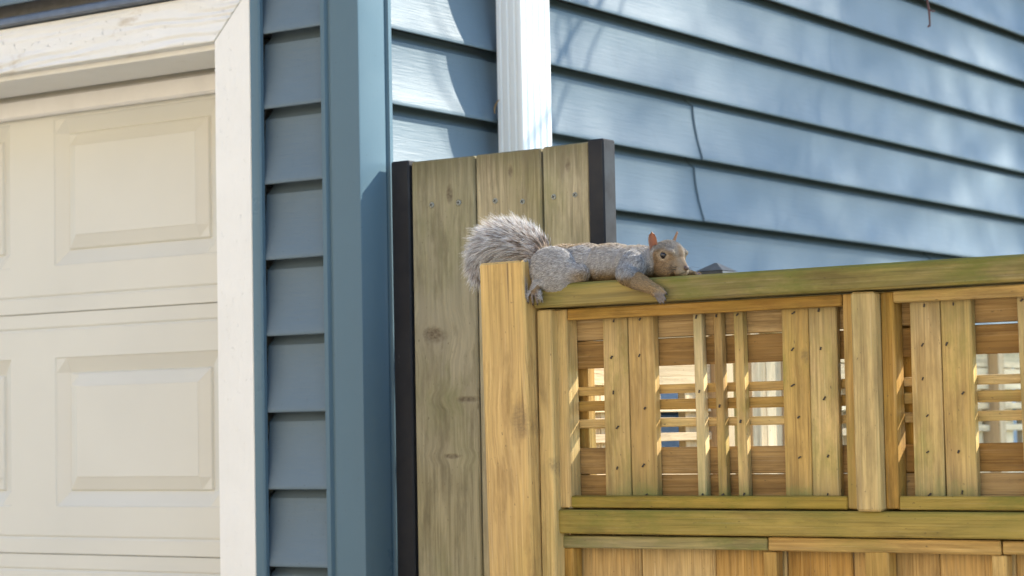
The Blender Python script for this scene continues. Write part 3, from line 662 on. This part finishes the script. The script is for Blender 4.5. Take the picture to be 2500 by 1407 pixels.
def colour(P, reg, names, H, tt):
    n = len(P); C = np.tile(GREY, (n, 1)); N1 = vnoise(P, 60); ix = {m: i for i, m in enumerate(names)}
    is_ = lambda m: reg == ix[m]
    b = is_('trunk') | is_('neck')
    C[b] = lerp(np.tile(BRN * 1.15, (b.sum(), 1)), np.tile(SILV, (b.sum(), 1)), ((1.832 - P[b, 2]) / .014 + N1[b] * .5))
    C[b] = lerp(C[b], np.tile(TAN * .85, (b.sum(), 1)), (1.7935 - P[b, 2]) / .012 + N1[b] * .4)
    h = is_('haunch') | is_('farhaunch'); C[h] = SILV * 1.05; C[h] = lerp(C[h], np.tile(BRN, (h.sum(), 1)), ((P[h, 0] + 1.690) / .018) * np.clip((1.795 - P[h, 2]) / .01, 0, 1))
    u = is_('upperarm'); C[u] = lerp(np.tile(SILV, (u.sum(), 1)), np.tile(TAN * .8, (u.sum(), 1)), (1.7815 - P[u, 2]) / .006 + N1[u] * .4)
    f = is_('forearm') | is_('fararm'); C[f] = BRN * .9; C[f] = lerp(C[f], np.tile(TAN * 1.1, (f.sum(), 1)), (P[f, 0] + 1.575) / .03)
    p = is_('paw'); C[p] = lerp(np.tile(TAN * 1.1, (p.sum(), 1)), np.tile(A3((.27, .23, .20)), (p.sum(), 1)), (1.7555 - P[p, 2]) / .005)
    p = is_('foot'); C[p] = lerp(np.tile(OCH * .85, (p.sum(), 1)), np.tile(A3((.27, .22, .18)), (p.sum(), 1)), (1.767 - P[p, 2]) / .010)
    p = is_('farpaw'); C[p] = (.09, .06, .06)
    t = is_('tail'); C[t] = A3((.20, .165, .135))
    hd = is_('head'); Hh = H[hd]; a, bb, c = Hh[:, 0], np.abs(Hh[:, 1]), Hh[:, 2]; m = hd.sum()
    K = np.tile(OCH, (m, 1))
    crown = np.clip((c - .0015 + .22 * np.maximum(a, 0) - .0 ) / .006 + (.0125 - bb) / .007 * .55 - .25 + N1[hd] * .35, 0, 1)
    K = lerp(K, np.tile(A3((.30, .275, .24)), (m, 1)), crown)
    K = lerp(K, np.tile(SILV, (m, 1)), (-.022 - a) / .012)
    K = lerp(K, np.tile(PALE * .62, (m, 1)), (a - .012) / .006 * (bb > .002))
    K = lerp(K, np.tile(A3((.22, .155, .095)), (m, 1)), np.clip((a - .008) / .006, 0, 1) * np.clip((.0050 - bb) / .003, 0, 1) * np.clip((c + .021) / .004, 0, 1))
    K = lerp(K, np.tile(A3((.60, .50, .38)), (m, 1)), (-.0265 - c) / .004)
    de = np.sqrt((a - .001) ** 2 + (c - .0005) ** 2); side_ = bb > .011
    K = np.where((side_ & (de < .0090))[:, None], lerp(np.tile(PALE * .9, (m, 1)), K, (de - .0058) / .0032), K)
    K = np.where((side_ & (de < .0050))[:, None], DRK, K)
    mouth = np.clip(1 - np.abs(c + .0238 + .10 * (a - .022) + .55 * (bb - .003)) / .0011, 0, 1) * (a > .006) * (bb < .011)
    K = lerp(K, np.tile(DRK, (m, 1)), mouth * .9)
    fold = np.clip(1 - np.abs(a - .0105 - .25 * (c + .018)) / .0013, 0, 1) * (bb > .005) * (c > -.024) * (c < -.010)
    K = lerp(K, np.tile(A3((.14, .08, .04)), (m, 1)), fold * .7)
    C[hd] = K
    return C
reg, names, Hc, ttv = regions(co.astype(float)); vc = colour(co.astype(float), reg, names, Hc, ttv)
att = bme.color_attributes.new('fur', 'FLOAT_COLOR', 'POINT'); att.data.foreach_set('color', np.c_[vc * .72, np.ones(nv)].astype('f').ravel())
kb = NT('squirrel_skin'); va = kb.n('Attribute', _attribute_name='fur').outputs['Color']; nz = kb.noise(kb.n('TexCoord').outputs['Object'], 900, 3)
kb.bump(nz, .4, .0006); M['sqskin'] = kb.done(kb.mix(kb.ramp(nz, .35, .65, 0, .45), va, (.05, .04, .035)), .8, .15)
bme.materials.clear(); bme.transform(Matrix.Translation(-SQ0)); bme.polygons.foreach_set('use_smooth', [True] * len(bme.polygons))
body = link('body', bme, M['sqskin'], sq, SQ0)

# --- fur: tapered ribbons grown from the skin, one mesh per coat
bme.calc_loop_triangles(); tri = np.empty(len(bme.loop_triangles) * 3, 'i'); bme.loop_triangles.foreach_get('vertices', tri); tri = tri.reshape(-1, 3)
vn = np.empty(nv * 3, 'f'); bme.vertices.foreach_get('normal', vn); vn = vn.reshape(-1, 3).astype(float); co = co.astype(float)
ar = np.linalg.norm(np.cross(co[tri[:, 1]] - co[tri[:, 0]], co[tri[:, 2]] - co[tri[:, 0]]), axis=1)
def sample(nn, keep):
    w = ar * keep(co[tri].mean(1)); f = rng.choice(len(tri), nn, p=w / w.sum()); r1 = np.sqrt(rng.random(nn)); r2_ = rng.random(nn)
    bc = np.c_[1 - r1, r1 * (1 - r2_), r1 * r2_][:, :, None]
    return (co[tri[f]] * bc).sum(1), (vn[tri[f]] * bc).sum(1)
def unit(v): return v / np.maximum(np.linalg.norm(v, axis=-1, keepdims=True), 1e-9)
def outside(P):
    """keep hair tips above the rail and the post, in front of the rail's face"""
    x, y, z = P[..., 0], P[..., 1], P[..., 2]
    cap = (x > -1.757) & (y > 2.6195) & (z < 1.7765); P[..., 2] = np.where(cap, 1.7765, z)
    x, y, z = P[..., 0], P[..., 1], P[..., 2]
    inpost = (x > -1.834) & (x <= -1.757) & (y > 2.60) & (z < 1.8125)
    left = inpost & (x < -1.826); P[..., 0] = np.where(left, -1.8365, x); P[..., 2] = np.where(inpost & ~left, 1.8125, z)
    return P
def ribbons(name, root, segs, width, cols, mat, par):
    """root (n,k,3) points along each strand, width (n,) at base, cols (n,k,3)"""
    n, kk, _ = root.shape; d = unit(root[:, -1] - root[:, 0]); view = np.tile(A3(unit(rng.normal(size=(1, 3)))[0]), (n, 1))
    sd = unit(np.cross(d, unit(rng.normal(size=(n, 3)) * .7 + A3((.56, -.83, 0))))); prof = np.array([1.0, .95, .75, .5, .3, .12])
    prof = np.interp(np.linspace(0, 1, kk), np.linspace(0, 1, 6), prof)
    off = sd[:, None, :] * (width[:, None] * prof[None])[:, :, None] * .5
    V = np.stack([root - off, root + off], 2).reshape(n * kk * 2, 3)
    base = (np.arange(n) * kk * 2)[:, None, None]; i = (np.arange(kk - 1) * 2)[None, :, None]; F = (base + i + np.array([0, 1, 3, 2])[None, None]).reshape(-1, 4)
    me = bpy.data.meshes.new(name); me.vertices.add(len(V)); me.vertices.foreach_set('co', (V - A3(SQ0)).astype('f').ravel())
    me.loops.add(F.size); me.loops.foreach_set('vertex_index', F.astype('i').ravel()); me.polygons.add(len(F)); me.polygons.foreach_set('loop_start', np.arange(len(F), dtype='i') * 4)
    me.update(); me.validate()
    ca = me.color_attributes.new('fur', 'FLOAT_COLOR', 'POINT'); cc = np.repeat(cols.reshape(n * kk, 3), 2, axis=0); ca.data.foreach_set('color', np.c_[cc, np.ones(len(cc))].astype('f').ravel())
    return link(name, me, mat, par, SQ0)
kf = NT('fur_strands'); va = kf.n('Attribute', _attribute_name='fur').outputs['Color']
tr_ = kf.n('BsdfTranslucent', Color=va); mx = kf.n('MixShader', Fac=.30); kf.t.links.new(kf.b.outputs[0], mx.inputs[1]); kf.t.links.new(tr_.outputs[0], mx.inputs[2])
kf.t.links.new(mx.outputs[0], kf.t.nodes['Material Output'].inputs[0]); M['fur'] = kf.done(va, .55, .25)

ib = {m: i for i, m in enumerate(names)}
LEN = np.array([b[3] for b in BONES] + [.0036, .03]); LIFT = np.array([b[4] for b in BONES] + [.30, .6])
FLOW = np.array([unit(A3(b[2]) - A3(b[1])) for b in BONES] + [A3(-HF), A3((-1, 0, 0))])
def body_fur(nn, keep):
    P, N = sample(nn, keep); N = unit(N); rg, nm, H, tt = regions(P); C = colour(P, rg, nm, H, tt)
    ok = rg != ib['tail']
    de = np.sqrt((H[:, 0] - .001) ** 2 + (H[:, 2] - .0005) ** 2); ok &= ~((rg == ib['head']) & (np.abs(H[:, 1]) > .011) & (de < .0052))
    ok &= ~((rg == ib['head']) & (H[:, 0] > .0225) & (np.abs(H[:, 1]) < .0042) & (H[:, 2] < -.0135) & (H[:, 2] > -.0225))
    P, N, rg, C, H = P[ok], N[ok], rg[ok], C[ok], H[ok]; n = len(P)
    fl = FLOW[rg].copy()
    hd = rg == ib['head']; fl[hd] += A3((0, 0, -.25))
    b = (rg == ib['trunk']) | (rg == ib['neck']); fl[b] += A3((0, 0, -.55)) * np.clip((1.825 - P[b, 2]) / .02, 0, 1)[:, None]
    fl = unit(fl + rng.normal(size=(n, 3)) * .22); fl = unit(fl - (fl * N).sum(1)[:, None] * N)
    L_ = LEN[rg] * rng.uniform(.65, 1.25, n); L_ = np.where(hd, L_ * np.clip(1.1 - H[:, 0] / .03, .35, 1.5), L_)
    lf = LIFT[rg] * rng.uniform(.6, 1.5, n); clump = vnoise(P, 170, 5.) * .18 + vnoise(P, 480, 9.) * .30
    ts = np.linspace(0, 1, 4); pts = []
    side_ = np.cross(N, fl) * clump[:, None]
    for t in ts: pts.append(P - N * .0004 + (fl + side_) * (L_ * t)[:, None] + N * (L_ * lf * (t - .45 * t * t))[:, None])
    R_ = outside(np.stack(pts, 1))
    tone = rng.random(n) + clump * .8
    ag = np.where(tone < .26, .45, np.where(tone > .78, 1.5, 1.0)) * rng.uniform(.85, 1.15, n)
    ag = np.where((rg == ib['paw']) | (rg == ib['foot']) | (rg == ib['farpaw']), 1, ag); ag = np.where(hd, 1 + (ag - 1) * .85, ag)
    k4 = np.array([.55, .8, 1.05, 1.2]); cols = C[:, None, :] * k4[None, :, None] * ag[:, None, None]
    gt = (~hd) & (tone > .80) & (P[:, 2] > 1.785); cols[gt] = cols[gt] * .5 + A3((.50, .49, .475)) * k4[None, :, None] * .9
    return R_, cols, np.where(hd, .00044, .00046) * rng.uniform(.8, 1.3, n)
front_keep = lambda c: np.where((c[:, 1] > 2.68), .25, 1.0) * np.where(c[:, 0] < -1.76, 0.02, 1.0) * np.where((c[:, 0] > -1.575) & (c[:, 2] > 1.777), 2.4, 1.0)
R_, cols, wd = body_fur(105000, front_keep); fo = ribbons('fur', R_, 4, wd, np.clip(cols, 0, .9), M['fur'], sq); fo['kind'] = 'stuff'
# tail coat
P, N = sample(17000, lambda c: np.where(c[:, 0] < -1.752, 1., 0.)); N = unit(N); rg, nm, H, tt = regions(P); ok = (rg == ib['tail']); P, N, tt = P[ok], N[ok], tt[ok]; n = len(P)
TPa = np.array([A3(p) for p in TP]); dirs = unit(np.gradient(TPa, axis=0)); ax = unit(np.stack([np.interp(tt, np.arange(len(TP)), dirs[:, j]) for j in range(3)], 1))
Nr = unit(N - (N * ax).sum(1)[:, None] * ax * .8)
full = np.interp(tt, [0, .8, 1.8, 3, 5, 6, 7], [.34, .66, .96, 1.03, .70, .58, .55])
L_ = .0375 * full * rng.uniform(.60, 1.08, n) * np.where(rng.random(n) < .12, 1.2, 1.0); cl1 = vnoise(P, 330, 3.); cl2 = vnoise(P, 150, 8.); cl3 = vnoise(P, 420, 14.)
lift = np.interp(tt, [0, 1.5, 4, 7], [.50, .80, .85, .62]) + cl2 * .18
jit = rng.normal(size=(n, 3)) * .10; sd = np.cross(Nr, ax); pts = []
for t in np.linspace(0, 1, 6):
    pts.append(P - N * .001 + (ax * 1.0 + sd * (cl1 * .45)[:, None] + jit)[:] * (L_ * t * np.cos(lift))[:, None] * (1 + 0 * t) + Nr * (L_ * np.sin(lift) * (t ** .82))[:, None] - A3((0, 0, 1)) * (L_ * .10 * t * t)[:, None])
R_ = outside(np.stack(pts, 1))
root, mid, tip = A3((.44, .345, .26)), A3((.085, .066, .054)), A3((.90, .87, .83))
b = np.clip(.5 + cl3 * 1.5 + rng.normal(size=n) * .22, 0, 1)[:, None]; g_ = lambda c, k0, k1: np.tile(c, (n, 1)) * (k0 + (k1 - k0) * b)
stops = np.stack([g_(root, .6, 1.1), g_(root, .6, 1.2), g_(mid, .9, 3.0), g_(mid, 1.6, 6.5), g_(tip, .45, 1.0), g_(tip, .85, 1.08)], 1)
fo = ribbons('tail_fur', R_, 6, .0011 * rng.uniform(.7, 1.3, n), np.clip(stops, 0, .9), M['fur'], sq); fo['kind'] = 'stuff'

# eyes, nose, ears, whiskers, claws
ke = NT('eye_black'); M['eye'] = ke.done((.008, .005, .004), .05, .6)
for s in (-1, 1):
    bm = bmesh.new(); bmesh.ops.create_uvsphere(bm, u_segments=20, v_segments=14, radius=.0044); me = bpy.data.meshes.new('eye'); bm.to_mesh(me); bm.free()
    me.polygons.foreach_set('use_smooth', [True] * len(me.polygons)); link('eye', me, M['eye'], sq, hp(.001, s * .0166, .0005))
bm = bmesh.new(); bmesh.ops.create_icosphere(bm, subdivisions=3, radius=1, matrix=HROT.to_4x4() @ Matrix.Diagonal((.0032, .0042, .0036, 1)))
me = bpy.data.meshes.new('nose'); bm.to_mesh(me); bm.free(); me.polygons.foreach_set('use_smooth', [True] * len(me.polygons))
M['nose'] = plain('nose_skin', (.075, .045, .035), .45); link('nose', me, M['nose'], sq, hp(.0262, 0, -.0178))
ki = NT('ear_skin'); va = ki.n('Attribute', _attribute_name='fur').outputs['Color']; tr_ = ki.n('BsdfTranslucent', Color=(.45, .24, .15)); mx = ki.n('MixShader', Fac=.22)
ki.t.links.new(ki.b.outputs[0], mx.inputs[1]); ki.t.links.new(tr_.outputs[0], mx.inputs[2]); ki.t.links.new(mx.outputs[0], ki.t.nodes['Material Output'].inputs[0]); M['ear'] = ki.done(va, .65, .2)
def ear(s, base, upv, face, h, w):
    """cupped pinna: rows from base to tip; face = direction the opening looks"""
    upv = Vector(upv).normalized(); face = Vector(face).normalized(); sdv = upv.cross(face).normalized(); face = sdv.cross(upv).normalized()
    vs = []; cs = []; fs = []; nr, nc = 9, 9
    for layer in (0, 1):
        for i in range(nr):
            t = i / (nr - 1); ww = w * (.62 + .75 * t - .25 * t * t) * math.sqrt(max(0, 1 - t ** 2.6)) + .0003
            for j in range(nc):
                q = j / (nc - 1) * 2 - 1; cup = .0045 * (1 - q * q) * (1 - .65 * t) * (1.25 - t * .4)
                p = Vector(base) + upv * (h * (t - .06 * q * q)) + sdv * (ww * q) - face * cup - face * (.0011 * (1 - abs(q) ** 3) if layer else 0) + face * (.003 * t * t)
                vs.append(tuple(p - SQ0)); rim = abs(q) > .8 or t > .9
                cs.append((.36, .215, .12, 1) if layer == 1 else ((.46, .29, .17, 1) if rim else (.30, .135, .085, 1)))
    for layer in (0, 1):
        o_ = layer * nr * nc
        for i in range(nr - 1):
            for j in range(nc - 1):
                f = (o_ + i * nc + j, o_ + i * nc + j + 1, o_ + (i + 1) * nc + j + 1, o_ + (i + 1) * nc + j); fs.append(f if layer == 0 else f[::-1])
    o_ = nr * nc
    for i in range(nr - 1):
        for j, fl in ((0, 0), (nc - 1, 1)):
            f = (i * nc + j, (i + 1) * nc + j, o_ + (i + 1) * nc + j, o_ + i * nc + j); fs.append(f[::-1] if fl else f)
    for j in range(nc - 1): fs.append(((nr - 1) * nc + j, (nr - 1) * nc + j + 1, o_ + (nr - 1) * nc + j + 1, o_ + (nr - 1) * nc + j))
    me = mesh('ear', vs, fs, True); ca = me.color_attributes.new('fur', 'FLOAT_COLOR', 'POINT'); ca.data.foreach_set('color', np.array(cs, 'f').ravel())
    return link('ear', me, M['ear'], sq, SQ0)
ear(-1, hp(-.0215, -.0150, .0085), (-.06, -.02, 1), HF * .55 - HL * .85, .0265, .0072)
ear(1, hp(-.0170, .0165, .0105), HU + HL * .22 - HF * .05, HF * .62 + HL * .85, .0265, .0068)
M['whisk'] = plain('whisker', (.03, .025, .02), .5)
wv = []; wf = []
for s in (-1, 1):
    for i in range(7):
        a = hp(.0175 - .0012 * (i % 3), s * .0085, -.0205 + .0016 * (i // 2)); d = (HL * s * 1.0 - HF * random.uniform(-.1, .5) + HU * random.uniform(-.25, .45)).normalized()
        L_ = random.uniform(.018, .032); v_, f_ = tube([a, a + d * L_ * .5, a + d * L_ - HU * L_ * .14], [.00026, .0002, .00008], 3); b_ = len(wv); wv += [tuple(Vector(q) - SQ0) for q in v_]; wf += [tuple(b_ + q for q in f__) for f__ in f_]
w_ = link('whiskers', mesh('whiskers', wv, wf), M['whisk'], sq, SQ0); w_['kind'] = 'stuff'
M['claw'] = plain('claw_horn', (.03, .022, .018), .35)
for dx, tz, l in ((-.0084, 0, .9), (-.0028, -.003, 1.08), (.0029, -.0035, 1.1), (.0083, .001, .85)):
    b = Vector((-1.7425 + dx * 1.4, 2.6085, 1.7655 - .0158 * l)); v_, f_ = tube([b, b + Vector((0, -.0012, -.002)), b + Vector((0, .0004, -.0045))], [.0009, .0008, .0001], 5)
    link('claw', mesh('claw', [tuple(Vector(q) - b) for q in v_], f_, True), M['claw'], sq, b)
for i, (dx, dz, l) in enumerate(((.0125, .0075, .85), (.0100, .0000, 1.15), (.0036, -.0060, 1.2), (-.0045, -.0090, 1.0))):
    d = Vector((.55, -.12, -.83)) if i else Vector((.75, -.1, -.65)); b = Vector((-1.5385 + dx * .5, 2.6095, 1.7525 + dz * .6)) + d * .0102 * l
    v_, f_ = tube([b, b + d * .002 + Vector((0, -.0006, 0)), b + d * .004], [.0008, .0007, .0001], 5); link('claw', mesh('claw', [tuple(Vector(q) - b) for q in v_], f_, True), M['claw'], sq, b)

# ------------------------------------------------------------------ trees beyond the right edge of the view; their branches shade the side wall
tree = empty('bare_tree', (1.6, 7.4, 0), 'bare leafless tree beside the house, one thin twig hanging in at top right', 'tree')
T0 = Vector((1.6, 7.4, 0)); bv = []; bf = []
def addtube(pts, rads, seg=5, V=None, F=None):
    V = bv if V is None else V; F = bf if F is None else F
    v_, f_ = tube(pts, rads, seg); b_ = len(V); V += [tuple(Vector(q) - T0) for q in v_]; F += [tuple(b_ + q for q in f__) for f__ in f_]
rt_ = random.Random(11)
def limb(p, d, L_, r, depth):
    n = 5; pts = [Vector(p)]; dd = Vector(d).normalized()
    for i in range(n):
        dd = (dd + Vector((rt_.uniform(-.2, .2), rt_.uniform(-.2, .2), rt_.uniform(-.13, .20)))).normalized(); pts.append(pts[-1] + dd * L_ / n)
    addtube(pts, [max(.0012, r * (1 - .8 * i / n)) for i in range(n + 1)], 5 if depth < 3 else 4)
    if depth >= 3: return
    for i in range(2, n + 1):
        for _ in range(2 if depth < 2 else 1):
            q = (dd * .7 + Vector((rt_.uniform(-1, 1), rt_.uniform(-1, 1), rt_.uniform(-.4, .8)))).normalized(); limb(pts[i], q, L_ * rt_.uniform(.45, .7), r * .42, depth + 1)
tv, tf = [], []
addtube([(1.6, 7.4, -.1), (1.62, 7.35, 1.2), (1.55, 7.3, 2.4), (1.5, 7.2, 3.4)], [.15, .12, .10, .08], 10, tv, tf)
link('trunk', mesh('trunk', tv, tf, True), M['bark'], tree, T0)
# limb reaching over the side yard towards the wall
for d, L_ in (((.8, -.2, .6), 2.2), ((.9, .3, .5), 2.0)): limb((1.5, 7.2, 3.35), d, L_, .05, 0)
lv = [(1.5, 7.2, 3.2), (.6, 6.1, 3.5), (-.4, 5.1, 3.45), (-1.2, 4.3, 3.1), (-1.55, 3.85, 2.62), (-1.59, 3.71, 2.36), (-1.601, 3.703, 2.335), (-1.600, 3.708, 2.312), (-1.601, 3.712, 2.287)]
addtube(lv, [.05, .032, .02, .011, .005, .0022, .0019, .0021, .0013], 6)
addtube([(-1.6005, 3.706, 2.318), (-1.594, 3.711, 2.314), (-1.592, 3.713, 2.3155)], [.0014, .0012, .0017], 5); addtube([(-1.601, 3.711, 2.292), (-1.6035, 3.708, 2.286)], [.0013, .0016], 5)
for p, d, L_ in (((-.4, 5.1, 3.45), (-.6, -.2, .1), 1.1), ((-1.0, 4.5, 3.25), (-.5, .5, .3), .8), ((.6, 6.1, 3.5), (-.8, .1, .2), 1.4)): limb(p, d, L_, .012, 2)
link('branches', mesh('branches', bv, bf, True), M['twig'], tree, T0)['kind'] = 'stuff'

# tall leafless trees farther off: a fine haze of twigs that thins the sunlight
def twiggy(loc, h, zc, rad, hz, seed, ntw, label):
    r_ = np.random.default_rng(seed); t = empty('leafless_tree', loc, label, 'tree', 'tall leafless trees beyond the yard'); lx = Vector(loc)
    v_, f_ = tube([(0, 0, -.1), (.05, 0, h * .3), (0, .06, h * .6), (.05, 0, h * .95)], [.20, .15, .10, .02], 8); link('trunk', mesh('trunk', v_, f_, True), M['bark'], t, lx)
    V = []; F = []; C_ = []
    for i in range(46):
        a = r_.uniform(0, 6.283); z0 = h * r_.uniform(.3, .85); e = np.array([math.cos(a) * rad, math.sin(a) * rad, 0]) * r_.uniform(.5, 1.0); z1 = zc + r_.uniform(-1, 1) * hz
        m = e * .5 + [0, 0, z0 * .6 + z1 * .4]; v_, f_ = tube([(0, 0, min(z0, z1)), tuple(m), tuple(e + [0, 0, z1])], [.030, .016, .004], 4); b_ = len(V); V += v_; F += [tuple(b_ + q for q in f__) for f__ in f_]
        for s_ in np.linspace(.25, 1, 8): C_.append(e * s_ + [0, 0, min(z0, z1) + (z1 - min(z0, z1)) * s_])
    link('branches', mesh('branches', V, F), M['bark'], t, lx)['kind'] = 'stuff'
    C_ = np.array(C_); P = C_[r_.integers(0, len(C_), ntw)] + r_.normal(size=(ntw, 3)) * [.20, .20, .16]
    d = unit(r_.normal(size=(ntw, 3)) + [0, 0, .5]); e = unit(np.cross(d, r_.normal(size=(ntw, 3)))); g2 = np.cross(d, e); L_ = r_.uniform(.12, .34, ntw)[:, None]; w = .0055
    a0, a1, a2 = P + e * w, P - e * w * .5 + g2 * w * .87, P - e * w * .5 - g2 * w * .87
    Vv = np.stack([a0, a1, a2, P + d * L_], 1).reshape(-1, 3); k_ = np.arange(ntw)[:, None] * 4; Ff = np.concatenate([k_ + [0, 1, 3], k_ + [1, 2, 3], k_ + [2, 0, 3]], 0)
    link('twigs', mesh('twigs', Vv.tolist(), Ff.tolist()), M['twig'], t, lx)['kind'] = 'stuff'
twiggy((2.75, 12.45, 0), 11.0, 8.3, 2.9, 2.0, 5, 29000, 'tall leafless tree nearest to the far end of the side wall')


# ------------------------------------------------------------------ unseen house added behind the camera; its sunlit wall bounces warm light forward
nb = empty('added_neighbour_house', (-7, -10, 0), 'pale cream house with brown gable roof added behind the viewer to bounce sunlight onto the garage front', 'house')
M['stucco'] = plain('cream_stucco', (.72, .585, .415), .85, var=.06, scale=3, bump=.3); M['glass'] = plain('window_glass', (.03, .035, .04), .08); M['brownroof'] = plain('brown_shingle', (.14, .09, .06), .9, var=.3, scale=15, bump=.5); M['wtrim'] = plain('white_trim', (.78, .77, .74), .5)
box('wall', -17, 3, -14, -7.0, 0, 7.0, M['stucco'], nb, .01)
link('roof', mesh('roof', [(-10.6, -5.2, 0), (10.6, -5.2, 0), (10.6, 4.2, 0), (-10.6, 4.2, 0), (-10.6, -.5, 2.6), (10.6, -.5, 2.6)], [(0, 1, 5, 4), (3, 4, 5, 2), (0, 4, 3), (1, 2, 5), (0, 3, 2, 1)]), M['brownroof'], nb, (-7, -10, 7.005))
for wx in (-15, -12, -8.5, -5, -1.5):
    for wz in (.9, 4.4):
        w_ = box('window', wx, wx + 1.5, -7.05, -6.95, wz, wz + 1.3, M['wtrim'], nb, .01); box('pane', wx + .1, wx + 1.4, -6.96, -6.94, wz + .1, wz + 1.2, M['glass'], w_, 0)
